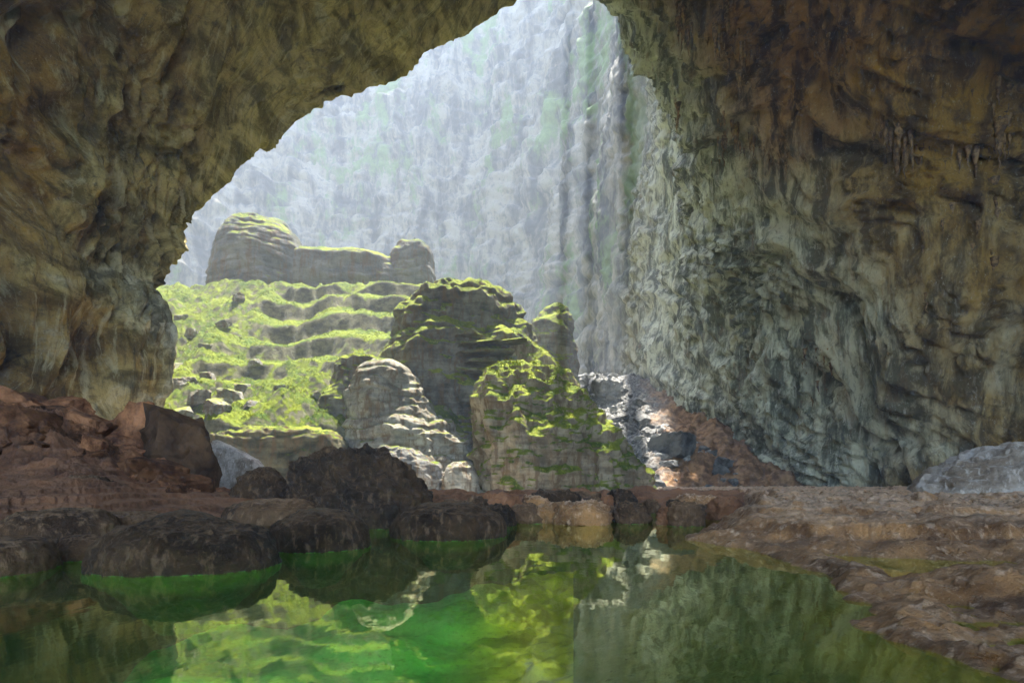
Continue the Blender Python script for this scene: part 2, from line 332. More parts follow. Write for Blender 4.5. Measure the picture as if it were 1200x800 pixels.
# ---------------------------------------------------------------- the right wall, which runs on as the cliff round the sinkhole
PATH = np.array([(66,NEAR_Y),(82,NEAR_Y*.7),(85,NEAR_Y*.4),(80,-6),(71,12),(66,30),(58,48),(52,64),(49,84),(47,105),(46,135),(47,175),(43,225),(32,280),(5,330),(-45,362),(-105,375),(-165,368),(-215,340),(-245,290),(-250,230),(-225,165),(-180,115),(-130,90)], float)
def cliff():
    d = np.r_[0, np.cumsum(np.linalg.norm(np.diff(PATH, axis=0), axis=1))]
    tt = np.linspace(0, d[-1], 4000)
    p = smooth1(np.stack([np.interp(tt, d, PATH[:, k]) for k in range(2)], 1), 400)
    rr = np.linalg.norm(p-np.array([0, -8.]), axis=1)
    vis = np.where(p[:, 1] > 22, 1, .25)/np.maximum(rr, 20)
    vis *= np.where((tt > d[17]), .55, 1)
    cs = np.r_[0, np.cumsum(.5*(vis[1:]+vis[:-1]))]; ns = 980
    ti = np.interp(np.linspace(0, cs[-1], ns), cs, np.arange(4000))
    x0 = np.interp(ti, np.arange(4000), p[:, 0]); y0 = np.interp(ti, np.arange(4000), p[:, 1]); si = np.interp(ti, np.arange(4000), tt)
    tx, ty = np.gradient(x0), np.gradient(y0); l = np.hypot(tx, ty); inx, iny = -ty/l, tx/l       # towards the inside
    pc = np.array([(-12,-6),(-9,10),(-5,25),(-2,38),(1,50),(6,62),(13,74),(22,86),(32,97),(44,106),(58,113)], float)
    pd = np.array([(0,-6),(-2,12),(0,40),(-2,75),(-4,110),(-6,150),(-9,200),(-13,260),(-18,330),(-24,400)], float)
    pf = np.array([(15,-6),(8,30),(0,60),(-8,110),(-24,205),(-44,300),(-70,420)], float)
    nw = 430
    def prof(A, e):
        dd = np.r_[0, np.cumsum(np.linalg.norm(np.diff(A, axis=0), axis=1))]; t = np.linspace(0, 1, nw)**e*dd[-1]
        return smooth1(np.stack([np.interp(t, dd, A[:, 0]), np.interp(t, dd, A[:, 1])], 1), 10)
    C, Dd, Ff = prof(pc, 1.1), prof(pd, 1.5), prof(pf, 1.3)
    first = si < d[13]
    m = np.where(first, sst(97, 172, y0), 1.); mf = sst(d[12], d[14]+20, si)
    pr = C[:, None]*(1-m)[None, :, None]+(Dd[:, None]*(1-mf)[None, :, None]+Ff[:, None]*mf[None, :, None])*m[None, :, None]
    pr[..., 0] *= (1+.2*sst(d[15]+20, d[17], si))[None, :]
    G = np.stack([x0+inx*pr[..., 0], y0+iny*pr[..., 0], pr[..., 1]], -1)
    n = grid_normals(G); n = -n if (n[nw//3, ns//4, 0] > 0) else n      # point into the cave
    x, y, z = G[..., 0], G[..., 1], G[..., 2]
    wx, wy, wz = fbm(x/25, y/25, z/25, 2)*6, fbm(x/25+50, y/25, z/25, 2)*6, fbm(x/25, y/25+50, z/25, 2)*6
    a, b, c = x+wx, y+wy, z+wz
    far = sst(190, 300, y); nf = 1-far
    al, ac = (b+c)*.707, (c-b)*.707
    dsp = 4*nf*fbm(a/38, b/38, c/60, 3)
    dsp += far*(13*fbm(x/80, y/80, z/300, 2)+5*ridge(x/30, y/60, z/300, 3)+2.4*billow(x/12, y/20, z/90, 3)+1.2*ridge(x/5, y/8, z/26, 2)+4.5*billow(x/30, y/30, z/17, 3))
    near = 1-sst(42, 62, y-.25*(z-20))
    dsp += nf*(2.4*ridge(ac/13+a/40, al/45, .5, 3)+1.5*billow(ac/7, al/15, a/14, 3))*(1-.6*near)
    dsp += near*(4.5*billow(a/16, b/16, c/16, 2)+1.2*ridge(a/7, b/7, c/15, 3))
    rz = .25+1.5*sst(-.25, .4, fbm(x/24, y/24+9, z/24, 2))
    dsp += rz*nf*1.0*ridge(ac/3.2, al/8, a/8, 3, .6)
    dsp += rz*nf*.45*billow(ac/1.4, al/2.8, a/3, 2)
    dsp -= nf*1.8*np.clip(1-np.abs(pn(ac/24, al/70, 7.7))*14, 0, 1)
    up = sst(45, 62, z)*nf*(y < 125)
    dsp += up*.9*ridge(a/2.2, b/2.2, c/9, 3)
    dsp += .22*fbm(x, y, z/1.5, 2)
    dsp -= 13*np.exp(-((y-57)/9)**2-((z-42)/13)**2)+8*np.exp(-((y-62)/7)**2-((z-14)/8)**2)     # side hollows
    G = G+n*dsp[..., None]
    return mesh('cliff_wall', G.reshape(-1, 3), grid_faces(nw, ns)), G, n

# ---------------------------------------------------------------- ground behind the pool: mossy hillside on the left, scree on the right
def H_hill(x, y, fine=True):
    x, y = np.asarray(x, float), np.asarray(y, float)
    wy = y+7*pn(x/22, y/40, 3.)+2.6*pn(x/8, y/10, 9.)+1.0*pn(x/3, y/3, 4.)
    left0 = np.interp(wy, [60, 84, 93, 97, 118, 165, 178, 200, 260, 440], [-3, -2, 3.5, 10, 27, 66, 68, 60, 42, 36])
    cut = np.interp(wy, [60, 84, 95, 97.2, 118, 165, 178, 200, 260, 440], [-3, -2, 3.0, 12.5, 27.5, 66, 68, 60, 42, 36])
    k = sst(-60, -54, x)*(1-sst(-34, -28, x)); left = left0*(1-k)+cut*k
    ph = 1.3*pn(x/44, y/70, 5.)+.35*pn(x/15, y/34, 8.); step = 8.4; q = left/step+ph; fl = np.floor(q); fr = q-fl
    ter = step*(fl+np.interp(fr, [0, .72, .92, 1], [0, .29, .95, 1]))-step*ph
    tm = sst(-80, -68, x)*(1-sst(-22, -12, x))*sst(112, 122, wy)*(1-sst(166, 172, wy))*(.7+.3*sst(-.3, .05, pn(x/16+4, y/16, 2.)))
    left = left*(1-tm)+ter*tm
    right = np.interp(y, [60, 84, 95, 110, 130, 170, 210, 300, 440], [-3, -2, .5, 5.5, 16, 37, 46, 50, 50])
    right = right+np.clip(x-.24*y, -4, 30)*.16*sst(88, 120, y)
    w = sst(-24, 10, x-.06*(y-100))
    h = left*(1-w)+right*w
    if fine:
        amp = sst(84, 97, y)
        rough = 1-.7*tm
        h = h+amp*(1.5*rough*billow(x/6.5, y/6.5, .3, 3)+.9*fbm(x/14, y/14, .7, 3)+.5*rough*ridge(x/2.2, y/2.2, 2.2, 3)+.22*fbm(x/.8, y/.8, 1., 2))
    return h
def hillside():
    Ds = np.r_[np.linspace(58, 86, 16)[:-1], np.linspace(86, 124, 190)[:-1], np.linspace(124, 172, 190)[:-1], np.linspace(172, 200, 40)[:-1], np.linspace(200, 420, 60)]
    t = np.linspace(-.80, .62, 640)
    D, T = np.meshgrid(Ds, t, indexing='ij'); x, y = T*D, D
    G = np.stack([x, y, H_hill(x, y)], -1)
    return mesh('hillside', G.reshape(-1, 3), grid_faces(*D.shape))

# ---------------------------------------------------------------- shore on the left with the red rubble bank; shelf on the right; lake bed
def H_shore(x, y):
    x, y = np.asarray(x, float), np.asarray(y, float); t = x/np.maximum(y, 1)
    shore = np.interp(t, [-1.6, -1., -.83, -.7, -.5, -.33, -.18, 0, .2, .5], [6, 10., 12.5, 17, 19.5, 21.5, 22, 27, 31, 33])
    d = y-shore+1.2*pn(x/3, y/3, 1.)
    h = np.interp(d, [-3, -1.2, 0, .6, 2.5, 6, 12, 40], [-5.5, -.8, -.1, .28, .65, 1.0, .6, -3.5])
    h = h+.28*sst(-.42, -.3, t)*sst(1, 4, d)
    crest = np.interp(t, [-1.8, -1.15, -1.0, -.9, -.82, -.75, -.66, -.55, -.45], [17, 14, 10.8, 10.3, 8.2, 5.2, 2.2, .8, 0])
    bank = crest*np.interp(y, [14, 20, 30, 44, 60, 90], [.0, .12, .5, 1, 1.0, 1.1])
    h = h+bank
    m = sst(.5, 5, bank)
    led = .25*np.floor(h/.25+.5*pn(x/4, y/4, 7.)) - .12*pn(x/4, y/4, 7.)
    h = np.where(m < 1, h*(.4+.6*m)+led*(.6-.6*m), h)
    h = h+(.12+.8*m+.22*sst(-.4, -.2, t)*(1-m))*billow(x/2.2, y/2.6, 4., 3)*sst(-.6, .4, d)+(.06+.35*m)*ridge(x/.9, y/.9, 1.5, 4, .6)*sst(-.6, .4, d)
    return h
def shore():
    t = np.linspace(-1.6, .62, 560); Ds = np.r_[np.linspace(8, 34, 150)[:-1], np.linspace(34, 64, 70)]
    D, T = np.meshgrid(Ds, t, indexing='ij'); x, y = T*D, D
    G = np.stack([x, y, H_shore(x, y)], -1)
    return mesh('shore', G.reshape(-1, 3), grid_faces(*D.shape))
def H_shelf(x, y):
    x, y = np.asarray(x, float), np.asarray(y, float)
    xs = np.interp(y, [-10, 3, 4.6, 6, 7.7, 10, 12.4, 16, 18, 20, 30, 40], [4.0, 4.1, 4.2, 4.35, 5.1, 5.8, 6.1, 5.7, 6.6, 8.6, 14, 16])
    d = x-xs+.7*pn(x/1.6, y/1.6, 2.)+.25*pn(x/.5, y/.5, 2.)
    h = np.interp(d, [-6, -1.2, -.25, 0, .4, 2, 6], [-2.2, -.5, -.18, .02, .13, .22, .28])
    e1 = y-np.interp(x, [5, 7, 9, 12, 16, 24], [15, 14.2, 13.2, 12.4, 12.2, 12])+.8*pn(x/2.2, y/2.2, 5.)+.25*pn(x/.6, y/.6, 5.)
    up = np.interp(e1, [-.5, 0, .18, .6, 3.2, 3.5, 8, 8.4, 18, 30], [0, .02, .34, .43, .50, .68, .78, .92, 1.05, 1.05])
    h = h+up*sst(.2, 1.6, d)
    e2 = y-8.2+.5*pn(x/1.5, y/1.5, 8.)
    pool = sst(.2, .9, e2)*(1-sst(-1.6, -.5, e1))*sst(.9, 1.7, d)*(1-sst(10.6, 11.6, x))
    h = h*(1-pool)+(-.13)*pool
    pool2 = (1-sst(7.0, 7.8, y+.4*pn(x, y, 4.)))*sst(.35, .9, d); h = h*(1-pool2)+(-.06+.10*sst(.5, -.5, pn(x/1.1, y/1.1, 3.)))*pool2
    rr = sst(6.6, 7.4, x)*(1-sst(8.0, 9.2, y)); h = h+rr*.22
    h = h+sst(-.4, .3, d)*((.11+.10*sst(12, 20, y))*billow(x/1.1, y/.9, 6., 3)+.10*sst(.5, 2, d)*ridge(x/3.2, y/2.2, 3.3, 2)+.035*ridge(x/.3, y/.3, 1.5, 2)+.02*fbm(x/.1, y/.1, 1., 1)*(y < 20))
    return h
def shelf():
    t = np.linspace(.12, 1.5, 430); Ds = 3.0*(62/3.0)**(np.linspace(0, 1, 330))
    D, T = np.meshgrid(Ds, t, indexing='ij'); x, y = T*D, D
    G = np.stack([x, y, H_shelf(x, y)], -1)
    return mesh('rock_shelf', G.reshape(-1, 3), grid_faces(*D.shape))
def H_bed(x, y):
    h = -3.0+2.1*sst(-3, 2.0, x)*sst(14, 4, y)+.5*fbm(x/3, y/3, 2., 3)+.45*billow(x/1.7, y/1.7, 2., 2)*sst(-4, 1, x)
    return np.minimum(h, -.25)
def bed():
    xs = np.linspace(-60, 60, 340); ys = np.r_[np.linspace(-40, 1, 25)[:-1], np.linspace(1, 36, 220)]
    Y, X = np.meshgrid(ys, xs, indexing='ij')
    return mesh('lake_bed', np.stack([X, Y, H_bed(X, Y)], -1).reshape(-1, 3), grid_faces(*X.shape))

# ---------------------------------------------------------------- rock builders
def sil_rock(rows, D, depth, nseg=96, nlev=60, rough=.10, strata=0., step=.2, power=2.3, seed=0, flutes=0., sink=0., grain=1., sm=2):
    """a rock whose front outline has these (y, left, right) rows, built round its own axis at distance D"""
    rows = sorted(rows); A = np.array(rows, float)
    z = CAM_Z+(HY-A[:, 0])/F*D; xl = (A[:, 1]-CX)/F*D; xr = (A[:, 2]-CX)/F*D
    if sink:
        z = np.r_[z, z[-1]-sink*.2, z[-1]-sink]; c_, h_ = (xl[-1]+xr[-1])/2, (xr[-1]-xl[-1])/2; xl = np.r_[xl, c_-h_*.80, c_-h_*.3]; xr = np.r_[xr, c_+h_*.80, c_+h_*.3]
    hw, cx = (xr-xl)/2, (xr+xl)/2
    s = np.r_[0, np.cumsum(np.hypot(np.diff(z), np.diff(hw)))]; t = np.linspace(0, s[-1], nlev)
    z, hw, cx = (smooth1(np.interp(t, s, q), sm) for q in (z, hw, cx))
    dep = depth*(hw/hw.max())**.85
    th = np.linspace(0, 2*math.pi, nseg, endpoint=False); c, sn = np.cos(th), np.sin(th)
    r = (np.abs(c)**power+np.abs(sn)**power)**(-1/power)
    G = np.stack([cx[:, None]+hw[:, None]*(r*c), D+dep[:, None]*(r*sn), np.broadcast_to(z[:, None], (nlev, nseg))], -1)
    size = max(hw.max(), (z.max()-z.min())*.6); o = seed*13.7
    n = grid_normals(G, True); n = n*np.sign((n[nlev//2, 0, 0]) or 1)
    x, y, zz = G[..., 0]+o, G[..., 1], G[..., 2]; q = size
    f = fbm(x/q*1.3, y/q*1.3, zz/q*1.3, 3)*1.1+.55*ridge(x/q*2.6, y/q*2.6, zz/q*2.6, 3)+(.16*fbm(x/q*9, y/q*9, zz/q*9, 3)+.028*(grain > 1.8)*ridge(x/q*26, y/q*26, zz/q*16, 3))*grain
    dsp = rough*size*f
    if strata:
        k = zz/step+1.2*fbm(x/q, y/q, zz/q, 2); fr = k-np.floor(k)
        dsp = dsp+strata*(np.interp(fr, [0, .15, .75, 1], [-.5, .5, .25, -.5])*(.6+.8*pn(x/q*2, y/q*2, np.floor(k)*1.7)))
    if flutes: dsp = dsp+flutes*ridge(x/q*5, y/q*5, zz/q*.8, 3)
    hwfade = np.clip(hw/hw.max()*2.2, .12, 1)[:, None]
    G = G+n*(dsp*hwfade)[..., None]
    top = G[0].mean(0)+np.array([0, 0, .02*size]); V = np.r_[G.reshape(-1, 3), [top]]
    Fq = grid_faces(nlev, nseg, True)
    me = mesh('rock', V, np.r_[Fq, [[nlev*nseg, (i+1) % nseg, i, i] for i in range(0)]].reshape(-1, 4) if False else Fq)
    import bmesh
    bm = bmesh.new(); bm.from_mesh(me); bm.verts.ensure_lookup_table()
    for i in range(nseg): bm.faces.new((bm.verts[nlev*nseg], bm.verts[i], bm.verts[(i+1) % nseg])).smooth = True
    bmesh.ops.recalc_face_normals(bm, faces=bm.faces); bm.to_mesh(me); bm.free()
    return me
def ico(sub):
    import bmesh
    bm = bmesh.new(); bmesh.ops.create_icosphere(bm, subdivisions=sub, radius=1)
    V = np.array([v.co[:] for v in bm.verts]); Fs = np.array([[v.index for v in f.verts] for f in bm.faces]); bm.free(); return V, Fs
ICO = ico(4)
def boulder_mesh(seed, nplanes=6, noise=.10, flat=.85):
    r = np.random.default_rng(seed); V, Fs = ICO
    pl = np.r_[np.eye(3), -np.eye(3)]+r.normal(size=(6, 3))*.16; pl = np.r_[pl, r.normal(size=(nplanes, 3))]
    pl /= np.linalg.norm(pl, axis=1)[:, None]; dd = np.r_[r.uniform(.6, .85, 6), r.uniform(.75, 1.1, nplanes)]
    dots = V@pl.T; R = np.where(dots > .05, dd/np.maximum(dots, .05), 9).min(1); R = np.minimum(R, 1.35)
    p = V*R[:, None]
    p = p*(1+noise*(fbm(p[:, 0]*2+seed, p[:, 1]*2, p[:, 2]*2, 3)+.6*ridge(p[:, 0]*4+seed, p[:, 1]*4, p[:, 2]*4, 2)))[:, None]
    return mesh('boulder', p*np.array([1, 1, flat]), Fs, False)
BOULD = [boulder_mesh(100+i) for i in range(10)]
def put_boulder(name, mat, loc, size, label, cat='rock', group=None, rot=None, k=None, sc=None):
    key = (mat.name, k if k is not None else random.randrange(10))
    if key not in put_boulder.c:
        me = BOULD[key[1]].copy(); me.materials.clear(); me.materials.append(mat); put_boulder.c[key] = me
    o = link(name, put_boulder.c[key], None, None, label, cat, group)
    o.location = loc; o.rotation_euler = rot or (random.uniform(-.4, .4), random.uniform(-.4, .4), random.uniform(0, 6.3))
    s = sc or (random.uniform(.8, 1.3), random.uniform(.8, 1.2), random.uniform(.65, 1.0)); o.scale = tuple(size*q for q in s)
    return o
put_boulder.c = {}

# ================================================================ build
M_left, M_cliff, M_hill = mat_left(), mat_cliff(), mat_hill()
M_mossy = mat_mossy('mossy_rock', (.065, .06, .05), (.26, .245, .20))
M_fluted = mat_mossy('fluted_mossy_rock', (.17, .13, .08), (.48, .40, .27), .22, .46)
M_barer = mat_mossy('striated_rock', (.16, .15, .12), (.46, .43, .35), .74, .94)
M_shadowolive = mat_mossy('olive_rock', (.05, .048, .028), (.20, .185, .11), .55, .8)
M_shadowrock = mat_mossy('mossy_tower_rock', (.08, .085, .085), (.22, .22, .20), .45, .65, .6)
M_dark = mat_wet('shaded_wet_rock', (.022, .011, .0045), (.085, .044, .018), 1., .5, (.26, .155, .08), .6, spec=.35)  # near rocks: shade of their backlit fronts put into this darker colour
M_brown = mat_wet('lit_mound_rock', (.05, .025, .011), (.19, .10, .045), 1., .6, (.42, .25, .13), .8, spec=.3)  # lighter copy for the mounds behind, painted as if lit
M_wet = mat_wet('glistening_dark_rock', (.022, .011, .0045), (.085, .044, .018), 1., .46, (.26, .155, .08), .5, spec=.45)
M_slab = mat_boulder('dark_brown_slab', (.10, .048, .02), (.28, .15, .07))
M_shelf = mat_wet('brown_flowstone', (.19, .08, .024), (.56, .27, .095), 1., .38, (.95, .64, .40), .9, spec=.5, dz=(.55, 1.1), sub=(.42, .27, .06))
M_shore = mat_wet('brown_shore_rock', (.12, .045, .018), (.42, .18, .075), .6, .7, (.40, .20, .10), .7, sub=(.3, .3, .1))
M_pale = mat_wet('pale_flowstone', (.24, .17, .11), (.62, .52, .42), .7, .45, (.85, .74, .62), .8, spec=.5)
M_red = mat_boulder('red_brown_boulder', (.10, .036, .014), (.42, .185, .08))
M_grey = mat_boulder('grey_boulder', (.085, .085, .08), (.32, .31, .29), .9)
M_moss_b = mat_mossy('mossy_boulder', (.09, .088, .08), (.34, .33, .30), .7, .95, 1.5)

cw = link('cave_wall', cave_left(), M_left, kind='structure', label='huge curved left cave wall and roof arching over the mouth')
# unseen blockers added high above the mouth: they cut the sunlight into shafts
def shaft_blocker(px, w, y0, y1, seed):
    t = (px-CX)/F; n, k = 40, 14; ys = np.linspace(y0, y1, n); u = np.linspace(0, 1, n); a = np.linspace(0, 2*math.pi, k, endpoint=False)
    rad = w*(1-.55*u)*(1+.25*pn(u*6+seed, .5, .5)); cz = np.maximum(1.12, 1.05+.5*t)*ys+6+10*u; cx = t*ys+2.0*pn(u*3, seed+.5, .5)
    G = np.stack([cx[:, None]+rad[:, None]*np.cos(a), np.broadcast_to(ys[:, None], (n, k)), cz[:, None]+2.2*rad[:, None]*np.sin(a)], -1)
    q = fbm(G[..., 0]/5+seed, G[..., 1]/5, G[..., 2]/5, 3); G[..., 0] += .35*w*q; G[..., 2] += 1.2*w*q
    return mesh('shaft_blocker', G.reshape(-1, 3), grid_faces(n, k, True, True))
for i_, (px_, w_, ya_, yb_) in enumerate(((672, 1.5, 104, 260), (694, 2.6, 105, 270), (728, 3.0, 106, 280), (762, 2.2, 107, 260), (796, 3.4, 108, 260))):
    link('shaft_blocker', shaft_blocker(px_, w_, ya_, yb_, i_*3.7), M_left, cw)
me, CG, CN = cliff()
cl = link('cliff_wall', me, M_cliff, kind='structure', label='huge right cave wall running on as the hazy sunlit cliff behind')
link('hillside', hillside(), M_hill, kind='structure', label='terraced mossy hillside and scree rising beyond the pool')
link('shore', shore(), M_shore, kind='structure', label='brown rocky shore and red rubble bank')
link('rock_shelf', shelf(), M_shelf, kind='structure', label='brown flowstone shelf stepping down into the pool')
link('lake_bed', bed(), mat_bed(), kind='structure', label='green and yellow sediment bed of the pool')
wm = mesh('water', [(-60, -40, 0), (60, -40, 0), (60, 60, 0), (-60, 60, 0)], [[0, 1, 2, 3]], False)
link('water', wm, mat_water(), kind='structure', label='still emerald pool reflecting the green hillside')
gm = mesh('ground', [(-1500, -1500, -6.5), (1500, -1500, -6.5), (1500, 1500, -6.5), (-1500, 1500, -6.5)], [[0, 1, 2, 3]], False)
link('ground', gm, M_shore, kind='structure')

# ---- big outcrops on the hillside
def outcrop(name, rows, D, depth, mat, label, cat='rock', group=None, **kw):
    me = sil_rock(rows, D, depth, **kw); return link(name, me, mat, None, label, cat, group)
outcrop('mossy_dome', [(258,296,312),(262,283,325),(272,270,338),(285,262,350),(300,257,358),(325,253,364),(360,250,368)], 186, 16, M_shadowrock,
        'rounded mossy dome rock at the top left of the green hillside', 'outcrop', nseg=140, nlev=100, strata=.55, step=3, rough=.06, seed=1)
outcrop('ledge_block', [(297,384,420),(303,345,448),(312,326,466),(335,322,474),(390,322,474)], 191, 14, M_shadowrock,
        'long flat-topped rock block with mossy top beside the lone tower', 'outcrop', nseg=160, nlev=90, strata=.6, step=4, rough=.05, power=3, seed=2)
outcrop('rock_tower', [(287,476,492),(290,466,500),(300,461,505),(312,456,506),(335,452,510),(365,449,513),(405,448,516)], 190, 10, M_shadowrock,
        'bluish rock tower with a tiny person standing on its top', 'outcrop', nseg=140, nlev=100, strata=.5, step=3.2, rough=.045, power=2.6, seed=3)
outcrop('mossy_knoll', [(338,520,540),(342,500,560),(353,482,580),(370,464,594),(385,460,604),(402,464,618),(432,462,642),(462,468,668),(505,476,694),(575,478,725)], 120, 15, M_mossy,
        'tall domed mossy knoll in the middle of the hillside', 'outcrop', nseg=260, nlev=200, strata=1.3, step=3.1, rough=.11, seed=4, flutes=.8, grain=1.6)
knoll = bpy.data.objects['mossy_knoll']
for px_, py_, w_ in ((548,392,34),(560,402,50),(556,414,44),(566,424,50),(558,434,40),(586,412,40),(600,400,34)):
    q = P(px_, py_, 106); o = put_boulder('ledge', M_mossy, tuple(q), 1, None, None, None, (random.uniform(-.06, .06), random.uniform(-.1, .1), random.uniform(-.2, .2)), None, (w_/F*106*.55, 2.2, .55))
    o.parent = knoll
outcrop('fluted_boulder', [(424,588,614),(434,572,640),(450,563,660),(475,558,680),(500,556,703),(530,556,730),(556,558,750),(590,560,764)], 97, 12, M_fluted,
        'huge fluted rock with mossy crown in front of the tall knoll', 'outcrop', nseg=260, nlev=190, rough=.12, seed=5, flutes=1.0, strata=.25, step=1.5, grain=1.6, power=2)
outcrop('mossy_ridge', [(392,588,606),(402,582,624),(428,578,650),(460,576,680),(500,576,712),(540,576,742),(585,576,768)], 113, 9, M_fluted,
        'long mossy ridge sloping down to the right between knoll and fluted rock', 'outcrop', nseg=220, nlev=160, rough=.10, seed=15, flutes=.5, strata=.4, step=2, grain=1.6)
outcrop('layered_rock', [(424,440,458),(434,426,472),(455,416,484),(480,410,500),(497,407,528),(515,405,552),(545,404,560),(585,402,562)], 103, 9, M_barer,
        'grey layered rock with diagonal strata left of the fluted rock', 'outcrop', nseg=220, nlev=150, rough=.12, strata=.9, step=2.1, seed=6)
outcrop('mossy_shoulder', [(418,418,444),(426,402,456),(445,392,462),(470,384,462),(500,372,455),(540,362,450)], 110, 9, M_mossy,
        'bright mossy shoulder of rock above the layered rock', 'outcrop', nseg=160, nlev=110, rough=.09, strata=.3, step=1.5, seed=7)
outcrop('dark_pinnacle', [(356,650,657),(363,642,664),(375,631,668),(392,618,671),(410,610,673),(432,605,675),(462,603,677)], 152, 9, M_mossy,
        'dark pointed pinnacle with moss on its left flank by the scree', 'outcrop', nseg=120, nlev=90, rough=.10, strata=.3, step=2, power=3, seed=8)
outcrop('mossy_slab', [(524,446,470),(532,438,496),(545,434,512),(562,434,518),(585,434,520)], 90, 4, M_moss_b,
        'low mossy slab at the foot of the layered rock', 'rock', rough=.12, strata=.3, step=1.2, seed=9)
outcrop('brown_stone', [(541,530,546),(548,523,555),(562,518,561),(585,516,564)], 89, 3, M_barer,
        'smooth brown stone wedged between layered rock and fluted rock', 'rock', rough=.08, seed=10)
outcrop('overhung_face', [(503,296,350),(507,262,386),(516,252,402),(535,250,408),(560,250,410),(590,250,410)], 95, 4.5, M_shadowolive,
        'dark olive rock face below the bright moss field', 'outcrop', nseg=180, nlev=80, rough=.06, seed=16, flutes=.5, strata=.5, step=2.2, power=3, grain=1.6)
outcrop('dark_crag', [(259,318,328),(263,312,334),(275,308,340),(300,306,342)], 205, 7, M_shadowrock, 'small dark crag peeping out behind the mossy dome', 'rock', rough=.1, seed=11)

# ---- the person on the tower
def person():
    import bmesh
    b = P(487, 287.5, 190); z0 = 0
    j = [(0,0,.98),(0,0,1.2),(0,.01,1.42),(0,.01,1.53),(0,.0,1.66),(0,0,1.76),
         (.19,.01,1.40),(.25,.0,1.12),(.24,-.05,.86),(-.19,.01,1.40),(-.26,.0,1.12),(-.22,-.06,.88),
         (.10,0,.92),(.12,-.02,.5),(.12,.02,.07),(.13,-.16,.04),(-.10,0,.92),(-.13,.0,.5),(-.14,.04,.07),(-.15,-.14,.04)]
    e = [(0,1),(1,2),(2,3),(3,4),(4,5),(2,6),(6,7),(7,8),(2,9),(9,10),(10,11),(0,12),(12,13),(13,14),(14,15),(0,16),(16,17),(17,18),(18,19)]
    rad = [.15,.14,.15,.06,.10,.08,.075,.055,.04,.075,.055,.04,.10,.07,.05,.045,.10,.07,.05,.045]
    me = bpy.data.meshes.new('person'); me.from_pydata(j, e, [])
    o = link('person', me, None, None, 'tiny person in dark clothes standing on the rock tower top', 'person')
    sk = o.modifiers.new('skin', 'SKIN'); 
    for i, v in enumerate(me.skin_vertices[0].data): v.radius = (rad[i], rad[i]*.85); v.use_root = (i == 0)
    ss = o.modifiers.new('sub', 'SUBSURF'); ss.levels = ss.render_levels = 1
    m = NT('dark_clothes'); z = m.n('ShaderNodeSeparateXYZ'); m.l(m.n('ShaderNodeTexCoord').outputs['Object'], z.inputs[0])
    col = m.mix(m.ramp(z.outputs[2], 1.52, 1.54), m.mix(m.ramp(z.outputs[2], .95, .98), (.03, .03, .04), (.06, .07, .12)), (.30, .19, .13))
    me.materials.append(m.surf(col, .9)); return o, b
pers, pb = person()

# ---- boulders lying on the hillside
def on_hill(px, D): x = (px-CX)/F*D; return x, D, float(H_hill(x, D))
HB = [(215,112,3.2),(243,118,2.2),(232,106,2.6),(270,108,3.4),(258,103,3.0),(285,112,2.0),(215,103,2.2),(205,120,2.4),(296,101,2.0),(330,108,1.5),(225,135,2.2),(262,140,2.0),(240,128,1.6),
      (300,124,1.5),(395,112,1.6),(372,105,1.3),(212,144,2.0),(280,152,2.0),(255,96,2.2),(222,97,2.4)]
for px, D, s in HB:
    x, y, z = on_hill(px, D)
    put_boulder('mossy_boulder', M_moss_b, (x, y, z+.15*s), s, 'mossy grey boulder lying on the green hillside', 'boulder', 'boulders on the green hillside')
def scree(n, lo, hi, seed):
    r = np.random.default_rng(seed); k = 0
    while k < n:
        px, D = r.uniform(640, 960), r.uniform(90, 185)**1.0
        x = (px-CX)/F*D
        lim = np.interp(D, [90, 110, 130, 170, 185], [46, 44, 40, 36, 38])
        if x > lim or x < np.interp(D, [90, 98, 130, 185], [14, 17, 12, 16])-2: continue
        if x > .26*D+2 and r.uniform() < .6: continue
        s = lo+(hi-lo)*r.uniform()**2.6
        z = float(H_hill(x, D))
        put_boulder('scree_boulder', M_grey, (x, D, z+.1*s), s, 'pale grey boulder in the scree below the right wall', 'boulder', 'boulders of the scree slope')
        k += 1
scree(290, .6, 2.3, 5)
for px, D, s, lab in ((790, 112, 4.3, 'largest boulder of the scree, pale top and dark face'), (708, 152, 5.0, 'blocky boulder high on the scree beside the right wall'),
                 (735, 104, 2.4, 'mid-sized boulder low on the scree near the fluted rock')):
    x, y, z = on_hill(px, D)
    put_boulder('scree_block', M_grey, (x, y, z+.35*s), s, lab, 'boulder', rot=(.1, .25 if px > 750 else .1, 2.0 if px > 750 else .4), k=3 if px > 750 else 5, sc=(1.2, 1, .95) if px > 750 else (1, 1, .9))

# ---- rocks round the pool
outcrop('peaked_rock', [(598,208,222),(602,196,236),(607,184,248),(611,172,262),(615,156,290),(622,136,308),(634,121,317),(650,115,320),(668,117,319)], 10.8, 1.35, M_dark,
        'broad dark rock with a small peak standing in the green water', rough=.055, seed=21, sink=1.2, nseg=200, nlev=130, grain=3, power=2)
outcrop('dark_boulder', [(528,380,416),(534,366,446),(546,356,470),(560,350,486),(578,347,498),(598,347,508),(618,350,505)], 22, 2.2, M_wet,
        'big jagged dark boulder with wet shiny top at the pool edge', rough=.13, seed=22, sink=1., nseg=170, nlev=110, grain=4)
outcrop('mound_rock', [(596,366,384),(598,354,398),(602,342,410),(609,330,422),(620,321,430),(641,318,432)], 14, 1.2, M_dark, 'smooth dark mound in the water in front of the jagged boulder', rough=.055, seed=23, sink=1., grain=3, power=2, nseg=140, nlev=80)
outcrop('mound_rock', [(589,512,532),(591,496,552),(595,482,570),(602,469,583),(613,461,591),(629,460,592)], 17, 1.5, M_dark, 'flat dark mound in the water right of the jagged boulder', rough=.055, seed=24, sink=1., grain=3, power=2, nseg=140, nlev=80)
